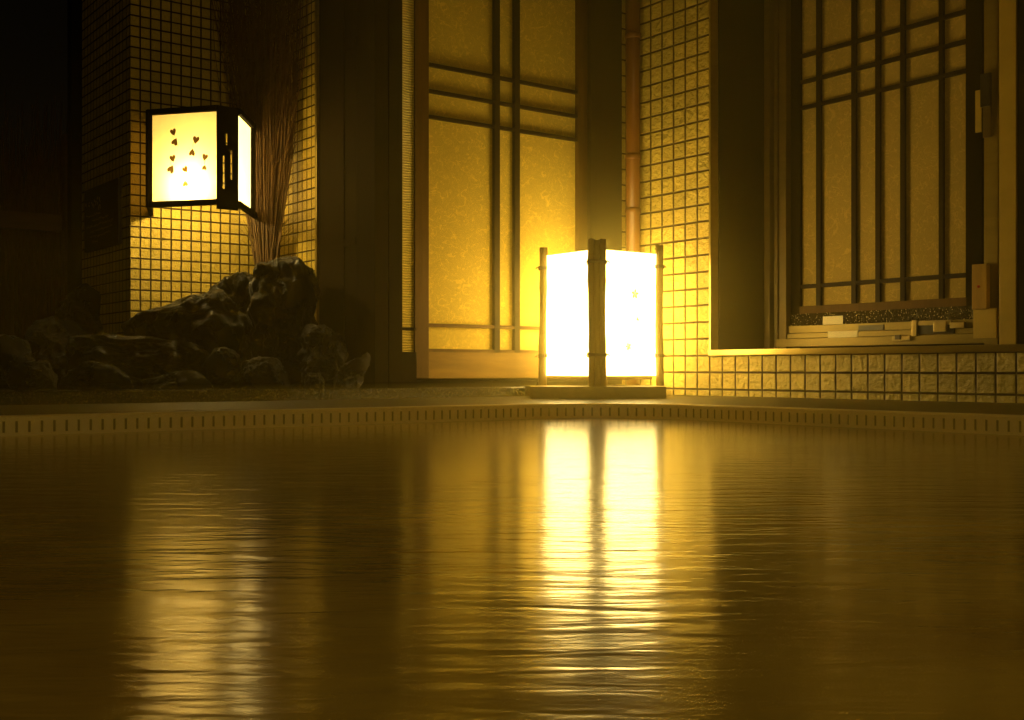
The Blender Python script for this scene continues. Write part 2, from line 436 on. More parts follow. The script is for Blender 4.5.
m = MB(); vbar(m, 1017.5, 1090, XW - .05, XW + .05, .12, TOP)  # black block standing in for the dark recess past the jamb
m.build('recess_dark', 'black wood', win)
# shoji frame and lattice
XS = 2.925
zt = TOP
def pz(px, py, x0=XS): return R(px, py, x0).z
z_r0, z_r1 = pz(797, 316.5), pz(797, 306.7)
m = MB()
vbar(m, 785, 800, XS - .005, XS + .025, z_r0, zt, .002)
m.build('stile', 'dark wood', win)
m = MB(); vbar(m, 965.5, 982, XS - .005, XS + .025, z_r0, zt, .002)
m.build('stile', 'dark wood', win)
m = MB(); vbar(m, 799, 967, XS - .005, XS + .02, z_r0, z_r1, .002)
m.build('bottom_rail', 'door wood', win)
m = MB(); m.quad((XS + .006, R(795, 0, XS).y, z_r0), (XS + .006, R(975, 0, XS).y, z_r0), (XS + .006, R(975, 0, XS).y, zt), (XS + .006, R(795, 0, XS).y, zt))
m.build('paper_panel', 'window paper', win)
for px in (818.2, 853.4, 877.4, 902.3, 940.8):
    m = MB(); vbar(m, px - 2.3, px + 2.3, XS - .004, XS + .0055, z_r1 - .004, zt, .001)
    m.build('lattice_bar', 'lattice wood', win)
for py in (56.7, 82.8, 108.5, 287.0):
    z = pz(800, py); m = MB()
    m.box((XS - .003, R(799, 0, XS).y, z - .0065), (XS + .0055, R(967, 0, XS).y, z + .0065), .001)
    m.build('lattice_bar', 'lattice wood', win)
# glass strip, rail, hardware
m = MB(); zg0, zg1 = R(800, 326, XW + .02).z, R(800, 314, XW + .02).z
m.box((XW + .018, R(787, 0, XW + .02).y, zg0), (XW + .03, R(984, 0, XW + .02).y, zg1))
m.build('lower_pane', 'wet glass', win)
m = MB()
yl, yr = R(777.5, 0, XW).y, R(999, 0, XW).y
z1, z2, z3, z4 = [R(830, p, XW).z for p in (324.5, 332, 337.5, 343)]
m.box((XW + .006, yl, z2), (XW + .03, yr, z1), .0015)
m.box((XW, yl, z3), (XW + .03, yr, z2 - .001), .0015)
m.box((XW - .006, yl, z4 - .01), (XW + .03, yr, z3 - .001), .0015)
m.build('bottom_track', 'aluminium', win)
def plate(name, p0, p1, x0, th, mat, bev=.0008):
    a, b = R(p0[0], p0[1], x0), R(p1[0], p1[1], x0)
    za, zb_ = max(a.z, b.z), min(a.z, b.z)
    mb = MB().box((x0 - th, a.y, za), (x0, b.y, zb_), bev)
    return mb.build(name, mat, win)
o = plate('sticker', (828, 331.5), (858, 338), XW + .0, .0015, 'sticker', 0); o['label'] = 'blank white sticker on the window track'
o = plate('sticker', (823, 316.5), (843, 325), XW + .018, .0015, 'sticker', 0); o['label'] = 'small white sticker on the lower pane'
plate('keeper_plate', (859, 325.5), (884, 330), XW + .006, .003, 'dark plastic')
# latch: bracket, bolt, knob
a = R(914, 321, XW); b = R(918, 336, XW)
lat = plate('latch', (914, 320.5), (919, 336), XW, .012, 'steel')
def sub(name, p0, p1, x0, th, mat, par, bev=.0008):
    a, b = R(p0[0], p0[1], x0), R(p1[0], p1[1], x0)
    mb = MB().box((x0 - th, a.y, max(a.z, b.z)), (x0, b.y, min(a.z, b.z)), bev)
    return mb.build(name, mat, par)
sub('bolt', (918, 321), (952, 324.5), XW - .002, .006, 'steel', lat)
sub('knob', (936, 322), (948, 331.5), XW - .003, .012, 'steel', lat)
sub('latch_plate', (919, 325), (955, 333.5), XW, .005, 'dark plastic', lat)
sub('stopper', (952, 322.5), (966, 328), XW - .001, .010, 'steel', lat)
rb = plate('roller_catch', (894, 336), (912, 340.5), XW - .004, .010, 'steel')
sub('roller', (896, 335), (901, 339.5), XW - .012, .006, 'dark plastic', rb)
blk = plate('stop_block', (975.5, 265), (990, 309), XW - .020, .018, 'pale wood', .0015)
a = R(978.5, 286.5, XW - .039); mb = MB(); bmesh.ops.create_uvsphere(mb.bm, u_segments=10, v_segments=6, radius=.0042)
for v in mb.bm.verts: v.co += a
mb.build('screw_cap', 'red', blk)['label'] = 'red cap on the wooden block'
plate('corner_plate', (974, 309), (997, 338), XW - .018, .004, 'frame cream', .0008)
hd = plate('window_lock', (982.5, 75), (992, 106), XW - .018, .012, 'dark plastic', .002)
sub('lock_lever', (984, 92), (992, 137), XW - .018, .007, 'bronze aluminium', hd, .002)
sub('finger_plate', (976, 91), (982, 132), XW - .018, .004, 'frame cream', hd, .001)

# ------------------------------------------------------------------ door wall (y = 2.93)
YL = 2.93
xl, xr = L(375, 0, YL).x, 2.70
m = MB()
m.box((L(600, 0, YL).x, YL, -.1), (XR - .001, YL + .22, 2.4))
struct(m.build('wall_back', 'wall tile'), 'narrow tiled return beside the dark door post', 'wall')
# posts
YP = 2.905
def lbar(mb, pa, pb, y0, y1, z0, z1, bev=.002):
    return mb.box((L(pa, 0, y0).x, y0, z0), (L(pb, 0, y0).x, y1, z1), bev)
m = MB(); lbar(m, 591, 622, YP, YP + .02, .033, 2.4)
struct(m.build('trim_6', 'black wood'), 'dark wooden door post beside the brown pipe', 'post')
m = MB()
lbar(m, 375, 388, YP + .06, YP + .17, .021, 2.4); lbar(m, 389, 402.5, YP + .072, YP + .17, .021, 2.4)
struct(m.build('trim_7', 'black wood'), 'dark wooden door post left of the ribbed glass', 'post')
# threshold
m = MB(); m.box((L(389, 0, 2.98).x, 2.971, -.02), (L(610, 0, 2.98).x, 3.12, .048), .002)
m.box((L(540, 0, 2.95).x, 2.935, -.02), (L(592, 0, 2.95).x, 2.97, .044), .002)
struct(m.build('trim_8', 'black wood'), 'dark door sill under the paper door', 'sill')

# paper sliding door
YD = 2.985
dr = empty('door_1', (L(500, 0, YD).x, YD, .05)); struct(dr, 'sliding paper door with dark lattice beside the floor lantern', 'door')
def lz(px, py, y0=YD): return L(px, py, y0).z
zd0, zd1 = lz(429, 378.5), lz(429, 350.5)
m = MB(); lbar(m, 415, 429, YD, YD + .032, zd0, 2.2); m.build('stile', 'door wood', dr)
m = MB(); lbar(m, 578.5, 591, YD, YD + .032, zd0, 2.2); m.build('stile', 'door wood', dr)
m = MB(); lbar(m, 428.5, 579, YD + .004, YD + .03, zd0, zd1); m.build('bottom_board', 'rail board', dr)
m = MB(); ya = YD + .018
m.quad((L(427, 0, YD).x, ya, zd1 - .01), (L(581, 0, YD).x, ya, zd1 - .01), (L(581, 0, YD).x, ya, 2.2), (L(427, 0, YD).x, ya, 2.2))
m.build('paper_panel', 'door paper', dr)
for px in (497.5, 517.5):
    m = MB(); lbar(m, px - 2.6, px + 2.6, YD + .002, YD + .017, zd1 - .003, 2.2, .001); m.build('lattice_bar', 'lattice wood', dr)
for py, c in ((63.5, 'lattice wood'), (90, 'lattice wood'), (115.8, 'lattice wood'), (325, 'door wood'), (350.5, 'door wood')):
    z = lz(429, py); m = MB()
    m.box((L(428, 0, YD).x, YD + .004, z - .0055), (L(580, 0, YD).x, YD + .0175, z + .0055), .001); m.build('lattice_bar', c, dr)
# ribbed panel behind
YB = 2.992
d2 = empty('door_2', (L(408, 0, YB).x, YB, .05)); struct(d2, 'ribbed glass door panel showing as a thin strip left of the paper door', 'door')
m = MB(); m.quad((L(396, 0, YB).x, YB, lz(408, 352, YB)), (L(414.7, 0, YB).x, YB, lz(408, 352, YB)), (L(414.7, 0, YB).x, YB, 2.2), (L(396, 0, YB).x, YB, 2.2))
m.build('glass_panel', 'ribbed glass', d2)
z = lz(408, 329, YB); m = MB().box((L(396, 0, YB).x, YB - .012, z - .004), (L(414.7, 0, YB).x, YB - .001, z + .004), .001); m.build('lattice_bar', 'dark wood', d2)
m = MB().box((L(396, 0, YB).x, YB - .012, .0485), (L(414.7, 0, YB).x, YB + .02, lz(408, 352, YB)), .001); m.build('bottom_rail', 'black wood', d2)

# booth side (x = 1.70) with dark panelling, backing behind the doors
XB = L(375, 0, YP + .06).x
m = MB()
m.box((XB, YP + .17, -.05), (XB + .06, R(316.3, 0, XB - .010).y, 2.4))
struct(m.build('wall_side', 'dark wood'), 'dark boarded side of the door booth behind the rocks', 'wall')
m = MB()
for py in (40, 240):
    z = R(362, py, XB).z
    m.box((XB - .003, 3.08, z - .012), (XB, 3.16, z + .012), .002)
m.box((XB - .004, 3.15, .021), (XB, 3.165, 2.4), .002)
struct(m.build('trim_9', 'black wood'), 'dark framing strips on the booth side', 'framing')
m = MB().box((XB + .07, 3.14, -.05), (XR - .002, 3.16, 2.4))
struct(m.build('wall_inner', 'black wood'), 'dark wall behind the sliding doors', 'wall')

# brown downpipe
pc = R(633, 0, 2.664)
pipe = empty('drain_pipe', (2.664, pc.y, 0)); tag(pipe, 'brown drain pipe standing in the corner between dark post and tiled wall', 'pipe')
m = MB(); r = .0245
m.tube([(2.664, pc.y, 0.0), (2.664, pc.y, 2.4)], r, 24); m.build('pipe', 'pipe brown', pipe, True)
for py in (36, 157, 211):
    z = R(633, py, 2.664).z
    m = MB().tube([(2.664, pc.y, z - .010), (2.664, pc.y, z - .008), (2.664, pc.y, z + .008), (2.664, pc.y, z + .010)], [r + .0005, r + .003, r + .003, r + .0005], 24)
    m.build('coupling', 'pipe brown', pipe, True)

# ------------------------------------------------------------------ alcove with the wall lantern
YT = R(316.3, 0, XB - .010).y
YA = 3.64; XC = L(130, 0, YA).x
m = MB().box((XC, YA, -.05), (1.95, 4.147, 2.4))
struct(m.build('wall_left', 'alcove tile'), 'small square tiled pillar behind the wall lantern', 'wall')
m = MB().box((XB, YT, -.05), (1.95, YA - .0005, 2.4))
struct(m.build('wall_alcove', 'alcove tile'), 'short tiled return right of the twig bundle', 'wall')
m = MB().box((XB - .010, YT - .001, .02), (XB + .02, YT + .012, 2.4), .002)
struct(m.build('trim_10', 'trim metal'), 'bright metal edge strip of the tiled return', 'edge strip')
m = MB().box((XC - .035, 4.147, -.05), (XC + .3, 4.20, 2.4))
struct(m.build('trim_11', 'black wood'), 'dark post at the far end of the tiled pillar', 'post')

# sign board on the pillar's left face
A = R(88.3, 191.6, XC); B = R(122.5, 181, XC); A2 = R(88.3, 253, XC)
zt_, zb_ = A.z, A2.z
sg = empty('notice_board', (XC - .006, (A.y + B.y) / 2, zb_)); tag(sg, 'dark notice board with pale faint writing on the shaded pillar side', 'sign')
m = MB().box((XC - .014, A.y, zb_), (XC - .001, B.y, zt_), .002); m.build('board', 'sign board', sg)
W_, H_ = A.y - B.y, zt_ - zb_
def stroke(mb, u0, v0, u1, v1, wd):      # u runs along the board from its left end, v downwards (0..1)
    p = Vector((XC - .0148, A.y - u0 * W_, zt_ - v0 * H_)); q = Vector((XC - .0148, A.y - u1 * W_, zt_ - v1 * H_))
    d = (q - p).normalized(); s_ = Vector((0, -d.z, d.y)) * wd
    mb.bm.faces.new([mb.bm.verts.new(x) for x in (p - s_, q - s_, q + s_, p + s_)])
rs = random.Random(4)
m = MB()
for k in range(6):                       # heading: six brushy characters
    u = .07 + k * .085; big = .02 if k < 3 else .042
    for j in range(4):
        a0, b0 = u + rs.uniform(-.5, .5) * big * 1.6, .24 + rs.uniform(-1.2, 1.2) * big * 1.5
        stroke(m, a0, b0, a0 + rs.uniform(-1, 1) * big, b0 + rs.uniform(.4, 1.4) * big * 1.4, .0018)
for row, (u0, u1) in enumerate(((.08, .5), (.26, .72), (.08, .84), (.2, .86), (.2, .8), (.24, .45))):
    v = .44 + row * .085; u = u0
    while u < u1:
        for j in range(2):
            a0 = u + rs.uniform(0, .012); b0 = v + rs.uniform(-.016, .016)
            stroke(m, a0, b0, a0 + rs.uniform(-.01, .018), b0 + rs.uniform(-.012, .02), .0010)
        u += .03
m.build('lettering', 'sign print', sg)

# wall lantern --------------------------------------------------------------
pA, pB, pC, pD = D(149, 0, 3.50), D(217, 0, 3.44), D(238.5, 0, 3.485), D(252.5, 0, 3.69)
E_ = L(151.5, 0, YA - .001); F_ = L(263, 0, YA - .001)
zT = D(149, 110, 3.50).z; zB = D(149, 207.5, 3.50).z
ctr = (Vector((pA.x, pA.y, 0)) + Vector((pC.x, pC.y, 0)) + Vector((E_.x, E_.y, 0)) + Vector((F_.x, F_.y, 0))) / 4
wl = empty('wall_lantern', (ctr.x, ctr.y, zB)); tag(wl, 'glowing wooden wall lantern with pressed leaves on its paper, on the tiled pillar', 'lantern')
def P3(p, z): return Vector((p.x, p.y, z))
bE, bF = E_, F_ + (pD - F_) * .08
m = MB().prism([(p.x, p.y) for p in (pA, pB, pC, pD, bF, bE)], zT - .006, zT); m.build('top_board', 'black wood', wl)
for za, nm in ((zT - .008, 'frame_rail'), (zB + .008, 'frame_rail')):
    for p, q in ((pA, pB), (pC, pD), (pD, F_), (E_, pA)):
        m = MB().beam(P3(p, za), P3(q, za), .012, .017, bev=.001); m.build(nm, 'dark wood', wl)
for p in (pA, pD):
    m = MB().box((p.x - .008, p.y - .008, zB), (p.x + .008, p.y + .008, zT), .001, ); m.build('frame_post', 'dark wood', wl)
# papers (slightly inside the frame)
def inset(p, k=.97): return Vector((ctr.x + (p.x - ctr.x) * k, ctr.y + (p.y - ctr.y) * k, 0))
iA, iB, iC, iD = [inset(p) for p in (pA, pB, pC, pD)]
for p, q, mt in ((iA, iB, 'wall lantern paper'), (iC, iD, 'bright side paper')):
    m = MB().quad(P3(p, zB + .01), P3(q, zB + .01), P3(q, zT - .01), P3(p, zT - .01)); m.build('paper_panel', mt, wl)
m = MB().quad(P3(inset(E_), zB + .01), P3(iA, zB + .01), P3(iA, zT - .01), P3(inset(E_), zT - .01)); m.build('side_paper', 'dim side paper', wl)
m = MB().quad(P3(inset(F_), zB + .01), P3(iD, zB + .01), P3(iD, zT - .01), P3(inset(F_), zT - .01)); m.build('side_paper', 'bright side paper', wl)
# corner board between B and C with three slits cut through
def slit_board():
    mb = MB(); e = (pC - pB); e.z = 0; n_ = Vector((e.y, -e.x, 0)).normalized() * -1
    slits = [(.27, .36, 156, 189), (.62, .71, 150, 179), (.41, .50, 133, 145)]
    us = sorted({0, 1} | {s[0] for s in slits} | {s[1] for s in slits})
    zz = lambda py: D(228, py, 3.46).z
    zs = sorted({zB - .012, zT + .002} | {zz(s[2]) for s in slits} | {zz(s[3]) for s in slits})
    for i in range(len(us) - 1):
        for j in range(len(zs) - 1):
            uc, zc = (us[i] + us[i + 1]) / 2, (zs[j] + zs[j + 1]) / 2
            if any(s[0] < uc < s[1] and zz(s[3]) < zc < zz(s[2]) for s in slits): continue
            p, q = pB + e * us[i], pB + e * us[i + 1]
            mb.quad(P3(p, zs[j]), P3(q, zs[j]), P3(q, zs[j + 1]), P3(p, zs[j + 1]))
    bmesh.ops.remove_doubles(mb.bm, verts=mb.bm.verts, dist=1e-5)
    bmesh.ops.recalc_face_normals(mb.bm, faces=mb.bm.faces)
    r_ = bmesh.ops.extrude_face_region(mb.bm, geom=list(mb.bm.faces))
    for v in r_['geom']:
        if isinstance(v, bmesh.types.BMVert): v.co += n_ * .004
    return mb.build('slotted_corner_board', 'black wood', wl)
slit_board()
# pressed leaves on the front paper
ov = Vector((pB.y - pA.y, -(pB.x - pA.x), 0)).normalized()
if ov.dot(Vector((pA.x, pA.y, 0))) > 0: ov = -ov
tv = Vector((pB.x - pA.x, pB.y - pA.y, 0)).normalized()
def leaf(c, size, ang, stem, parent, tv=tv, ov=ov):
    mb = MB(); up = Vector((0, 0, 1)); pts = []
    for k in range(18):
        a = 2 * math.pi * k / 18
        x = 16 * math.sin(a) ** 3; y = 13 * math.cos(a) - 5 * math.cos(2 * a) - 2 * math.cos(3 * a) - math.cos(4 * a)
        x, y = x / 17 * size * .8, y / 17 * size
        x, y = x * math.cos(ang) - y * math.sin(ang), x * math.sin(ang) + y * math.cos(ang)
        pts.append(c + tv * x + up * y)
    mb.bm.faces.new([mb.bm.verts.new(p) for p in pts])
    if stem:
        path_ = [c + tv * (stem[0] * t_ + stem[2] * math.sin(math.pi * t_)) + up * (stem[1] * t_) + ov * .0005 for t_ in (0, .25, .5, .75, 1)]
        mb.tube(path_, .0007, 4)
    return mb.build('pressed_leaf', 'leaf', parent)
for (cx, cy, sz, an, st) in ((225, 268, .0105, 0.3, (.004, -.022, -.006)), (233, 320, .011, 2.7, (.012, -.014, .002)), (342, 308, .0115, -.2, (-.010, -.020, -.004)),
                             (322, 375, .0105, 3.0, None), (222, 403, .0105, .2, (-.004, -.022, -.004)), (213, 460, .012, 2.6, (.007, -.012, 0)), (388, 397, .010, -.3, (-.002, -.02, .002)),
                             (385, 452, .008, 2.9, None), (287, 460, .0095, .6, (-.010, .008, 0)), (287, 535, .0095, 3.3, None)):
    c = on_line(130 + cx / 5.143, 80 + cy / 5.143, iA, iB) + ov * .003
    leaf(c, sz * 1.35, an, st, wl)
# bulb, low and to the right inside
bc = Vector((pA.x, pA.y, 0)) * .24 + Vector((pB.x, pB.y, 0)) * .56 + Vector((F_.x, F_.y, 0)) * .10 + Vector((E_.x, E_.y, 0)) * .10; bc.z = D(205, 188, 3.5).z
m = MB(); bmesh.ops.create_uvsphere(m.bm, u_segments=16, v_segments=10, radius=.020)
for v in m.bm.verts: v.co += bc
m.build('light_bulb', 'small bulb', wl, True)

# ------------------------------------------------------------------ bamboo floor lantern on the plinth
FX, FY, SZ = 2.300, 2.625, 0.255
Z0 = .032
fl = empty('floor_lantern', (FX + SZ / 2, FY + SZ / 2, Z0)); tag(fl, 'brightly glowing square paper floor lantern with tied bamboo corner posts', 'lantern')
pl = .450; pb_ = .064
m = MB(); c0 = [(FX, FY), (FX + SZ, FY), (FX + SZ, FY + SZ), (FX, FY + SZ)]
for a, b in zip(c0, c0[1:] + c0[:1]): m.quad((*a, pb_), (*b, pb_), (*b, pl), (*a, pl))
m.build('paper_shade', 'lantern paper', fl)
m = MB().box((FX + .012, FY + .012, pb_ - .012), (FX + SZ - .012, FY + SZ - .012, pb_ - .002), .002); m.build('base_board', 'door wood', fl)
m = MB(); bmesh.ops.create_uvsphere(m.bm, u_segments=16, v_segments=10, radius=.035)
for v in m.bm.verts: v.co += Vector((FX + SZ * .5, FY + SZ * .45, .205))
m.build('light_bulb', 'bulb', fl, True)
def bamboo(x, y, z0, z1, r, seed):
    q = random.Random(seed); pts = []; rd = []
    n = 15
    for i in range(n):
        t_ = i / (n - 1); z = z0 + (z1 - z0) * t_
        pts.append((x + .0025 * math.sin(t_ * 5 + seed), y + .0025 * math.cos(t_ * 4 + seed), z))
        rd.append(r * (1 + .03 * q.uniform(-1, 1)) * (1.12 if i in (4, 10) else 1))
    return pts, rd
def post(x, y, top, sticks, r, seed):
    m = MB()
    for k, (dx, dy) in enumerate(sticks):
        p, rd = bamboo(x + dx, y + dy, Z0, top - .004 * (k % 2), r, seed + k); m.tube(p, rd, 12)
    o = m.build('bamboo_post', 'bamboo', fl, True)
    R_ = max(math.hypot(dx, dy) for dx, dy in sticks) + r
    for zt2, s in ((.410, 1), (.128, -1)):
        mb = MB()
        for j in range(3): mb.torus((x, y, zt2 + (j - 1) * .004), R_ + .0015, .0024, tilt=.08 * (j - 1))
        for j in range(3):           # loose rope ends
            a = j * 2.1 + seed; d = Vector((math.cos(a), math.sin(a), 0))
            c = Vector((x, y, zt2)); mb.tube([c + d * R_, c + d * (R_ + .008) + Vector((0, 0, .002)), c + d * (R_ + .014) - Vector((0, 0, .004))], .0018, 5)
        mb.build('rope_tie', 'rope', o, True)
dgl = Vector((CA, -SA))
post(FX - .006, FY - .006, .480, [(dgl.x * k * .0172, dgl.y * k * .0172) for k in (-1, 0, 1)], .0105, 1)
post(FX - .003, FY + SZ + .004, .476, [(0, 0)], .0135, 5)
post(FX + SZ + .004, FY - .003, .478, [(0, 0)], .0130, 9)
post(FX + SZ + .003, FY + SZ + .003, .476, [(0, 0)], .0130, 13)
tR, oR = Vector((1, 0, 0)), Vector((0, -1, 0))
def dragon(px, py, size, ang):        # small pressed sprig: four petals and a stem
    d = ray(px); Y = (FY - .002) / d[1]; c = Vector((d[0] * Y, FY - .002, CZ + (370 - py) / F * Y))
    mb = MB(); up = Vector((0, 0, 1))
    for k in range(5):
        a = ang + k * 1.256; u = tR * math.cos(a) + up * math.sin(a); w_ = tR * -math.sin(a) + up * math.cos(a)
        mb.bm.faces.new([mb.bm.verts.new(c + u * size * x + w_ * size * y) for x, y in ((0, 0), (.5, .28), (1, 0), (.5, -.28))])
    e = c + (tR * math.cos(ang - 2.3) + up * math.sin(ang - 2.3)) * size * 2.6
    mb.tube([c, (c + e) / 2 + tR * .002, e], .0010, 4)
    return mb.build('pressed_flower', 'leaf', fl)
dragon(635, 294, .018, .2); dragon(637.5, 319, .009, 1.2); dragon(628.5, 346.5, .015, .6)

# ------------------------------------------------------------------ twig bundle in the alcove
base = D(265.5, 262, 3.78); base.z = .25
tb = empty('twig_bundle', (base.x, base.y, .02)); tag(tb, 'tall sheaf of dry brown twigs standing in the tiled corner', 'branches')
rt = random.Random(11)
rightv = Vector((CA, -SA, 0)); fwd = Vector((SA, CA, 0))
def flare(z):
    return .025 + .128 * max(0, (z - .42))
def clampv(p): return Vector((min(p.x, XB - .012), min(p.y, YA - .012), p.z))
m = MB()
for k in range(620):
    a = rt.uniform(0, 2 * math.pi); r0 = math.sqrt(rt.random()); t0 = rt.uniform(-.25, .25)
    ztop = rt.choice((rt.uniform(.6, 1.0), rt.uniform(.9, 1.5), rt.uniform(1.2, 1.7))); z0 = rt.choice((.02, .02, rt.uniform(.2, .7)))
    pts = []; n = 8; ph = rt.uniform(0, 6)
    for i in range(n):
        z = z0 + (ztop - z0) * i / (n - 1); fr = flare(z)
        o_ = rightv * (math.cos(a) * r0 * fr * (1 + t0)) + fwd * (math.sin(a) * r0 * fr * .7)
        wob = rightv * .006 * math.sin(ph + z * 7) + fwd * .004 * math.cos(ph + z * 6)
        tilt = rightv * (.004 - .012 * (z - .3))
        pts.append(clampv(Vector((base.x, base.y, 0)) + o_ * (1 + .25 * math.sin(ph * 3 + z * 4)) + wob + tilt + Vector((0, 0, z))))
    m.tube(pts, [.0022 * (1 - .75 * i / (n - 1)) + .0003 for i in range(n)], 4)
m.build('twigs', 'dry twig', tb)
m = MB()
for k in range(1900):
    z = rt.uniform(.45, 1.5); a = rt.uniform(0, 2 * math.pi); r0 = rt.uniform(.4, 1.15) * flare(z)
    p = Vector((base.x, base.y, z)) + rightv * math.cos(a) * r0 + fwd * math.sin(a) * r0 * .7 + rightv * (.004 - .012 * (z - .3))
    d = (rightv * rt.uniform(-1, 1) * .9 + fwd * rt.uniform(-.3, .3) + Vector((0, 0, rt.uniform(.6, 1)))).normalized()
    ln = rt.uniform(.03, .11)
    m.tube([clampv(p), clampv(p + d * ln * .5 + rightv * rt.uniform(-.004, .004)), clampv(p + d * ln)], [.0011, .0009, .0004], 3)
m.build('side_shoots', 'dry twig', tb)
m = MB()
for k in range(5):
    a = k * 1.25; c = Vector((base.x + .016 * math.cos(a), base.y + .016 * math.sin(a), 0))
    m.tube([c + Vector((0, 0, .02)), c + Vector((.004, 0, .5)), c + rightv * (.02 * math.cos(a)) + Vector((0, 0, 1.2))], [.008, .006, .002], 8)
m.build('stalks', 'dry twig', tb, True)

# ------------------------------------------------------------------ rocks
def rock(prof, Y, depth, seed, label, rough=1.0, sub=5):
    # prof: outline as (height row, left, right) from the foot upwards, seen from the pool
    r = random.Random(seed)
    rows = [(CZ + (370 - p) / F * Y, (a - 512) / F * Y, (b - 512) / F * Y) for p, a, b in prof]
    zb, zt = rows[0][0], rows[-1][0]
    bm = bmesh.new(); bmesh.ops.create_icosphere(bm, subdivisions=sub, radius=1.0)
    cx = (rows[0][1] + rows[0][2]) / 2
    def prof_at(z):
        for (z0, a0, b0), (z1, a1, b1) in zip(rows, rows[1:]):
            if z <= z1:
                k = (z - z0) / max(1e-6, z1 - z0); k = max(0, k)
                return a0 + (a1 - a0) * k, b0 + (b1 - b0) * k
        return rows[-1][1], rows[-1][2]
    off = Vector((seed * 3.7, seed * 1.3, seed * 2.1)); size = max(zt - zb, (rows[0][2] - rows[0][1]) * .5)
    planes = []
    for k in range(14):
        n_ = Vector((r.gauss(0, 1), r.gauss(0, 1) - .4, r.gauss(0, .7))).normalized(); planes.append((n_, r.uniform(.70, .9)))
    for v in bm.verts:
        p = v.co.copy()
        s_ = math.sqrt(max(0, 1 - p.z * p.z))
        h = (p.z + 1) / 2
        z = zb + (zt - zb) * h; a, b = prof_at(z)
        if s_ < 1e-4: xn = yn = 0
        else: xn, yn = p.x / s_, p.y / s_
        # squarish slice, broad foot
        mid, half = (a + b) / 2, (b - a) / 2
        full = (rows[0][2] - rows[0][1]) / 2
        dep = depth / 2 * (half / full) ** .45 if half > 0 else 0
        if h > .97: k = math.sqrt(max(0, (1 - h) / .03)); half *= k; dep *= k
        if h < .05: k = math.sqrt(max(0, h / .05)); half *= k; dep *= k
        q = Vector((mid + xn * half, yn * dep, z))
        # facets: flatten against chipping planes (front and back only)
        c = Vector((cx, 0, (zb + zt) / 2)); l = Vector(((q.x - c.x) / full, q.y / (depth / 2), (q.z - c.z) / ((zt - zb) / 2)))
        for n_, d in planes:
            e = l.dot(n_) - d
            if e > 0 and abs(n_.y) > .35: l.y -= n_.y * e * 1.1
        q.y = l.y * depth / 2
        w = q / size * 3.0 + off
        nn = noise.fractal(w, .8, 2.1, 7); nr = noise.ridged_multi_fractal(w * 1.3, .9, 2.0, 5, 1.0, 2.0) - 1.2
        dirv = Vector((xn * s_, yn * s_, p.z)); am = size * .06 * rough
        d_ = dirv * (nn * am * 1.2 + nr * am * .8); d_.x *= .75; d_.z *= .75; d_.y *= 2.6
        q += d_ + Vector((0, -abs(yn) * s_, 0)) * noise.noise(w * .7) * am * 3
        v.co = q
    c = Vector((0, 0, 0)) + rightv * cx + fwd * Y
    for v in bm.verts: q = v.co; v.co = rightv * (q.x - cx) + fwd * q.y + Vector((0, 0, q.z - zb))
    for f in bm.faces: f.smooth = True
    me = bpy.data.meshes.new('garden_rock'); bm.to_mesh(me); bm.free(); me.materials.append(MATS['wet rock'])
    o = bpy.data.objects.new('garden_rock', me); COL.objects.link(o); o.location = (c.x, c.y, zb)
    tag(o, label, 'rock', 'wet rocks heaped in front of the tiled pillar')
    return o
rock([(388, 250, 318), (340, 250, 319), (310, 250, 317), (290, 252, 315), (275, 256, 309), (264, 260, 299), (258, 267, 290), (254, 276, 284)], 3.52, .17, 3, 'tallest upright black rock with rounded top in front of the twig bundle')
rock([(388, 210, 260), (300, 212, 260), (288, 215, 257), (280, 224, 254), (271, 236, 248)], 3.64, .12, 5, 'jagged rock behind and left of the tallest upright rock')
rock([(388, 124, 252), (335, 124, 252), (325, 125, 252), (315, 136, 250), (309, 165, 242), (300, 186, 236), (294, 200, 226), (289, 210, 218)], 3.46, .20, 8, 'broad sloping rock climbing to the right under the wall lantern')
rock([(388, 66, 212), (360, 66, 212), (350, 66, 208), (343, 68, 196), (338, 72, 150), (334, 78, 100)], 3.33, .20, 12, 'long flat-topped rock with bright wet rim below the pillar corner')
rock([(389, 206, 242), (365, 207, 241), (355, 210, 238), (348, 218, 230)], 3.24, .10, 15, 'small dark rock between the long flat rock and the tallest rock')
rock([(389, 241, 290), (372, 241, 286), (363, 243, 282), (357, 256, 276)], 3.27, .14, 17, 'low rounded rock at the foot of the tallest rock')
rock([(389, 303, 350), (365, 302, 348), (345, 299, 344), (335, 299, 340), (329, 304, 335), (325, 312, 329)], 3.40, .14, 20, 'glistening rock right of the tallest upright rock', rough=1.3)
rock([(389, 333, 358), (372, 336, 366), (364, 346, 370), (359, 356, 370), (354, 365, 369)], 3.28, .10, 23, 'slanting pointed rock at the right end of the heap beside the booth')
rock([(390, 136, 214), (381, 138, 210), (376, 160, 204), (371, 182, 194)], 3.17, .09, 27, 'low slab of rock along the kerb in front of the long flat rock', rough=.6)
rock([(390, 304, 326), (380, 305, 324), (373, 308, 320)], 3.22, .07, 31, 'little stone on the kerb edge below the glistening rock')
rock([(390, 6, 56), (375, 8, 54), (367, 14, 50), (361, 30, 46)], 3.12, .12, 35, 'dim low rock near the left edge beside the kerb')
rock([(388, 16, 94), (345, 18, 92), (330, 28, 84), (319, 44, 66)], 3.72, .2, 38, 'shadowed boulder at far left in front of the twig fence')
rock([(388, 56, 114), (310, 58, 112), (297, 66, 106), (287, 80, 94)], 3.92, .2, 41, 'dark boulder against the base of the pillar side under the notice board')
rock([(388, -30, 32), (350, -26, 30), (341, -16, 24), (335, -4, 12)], 3.50, .2, 44, 'shadowed rock cut by the left edge of the picture')
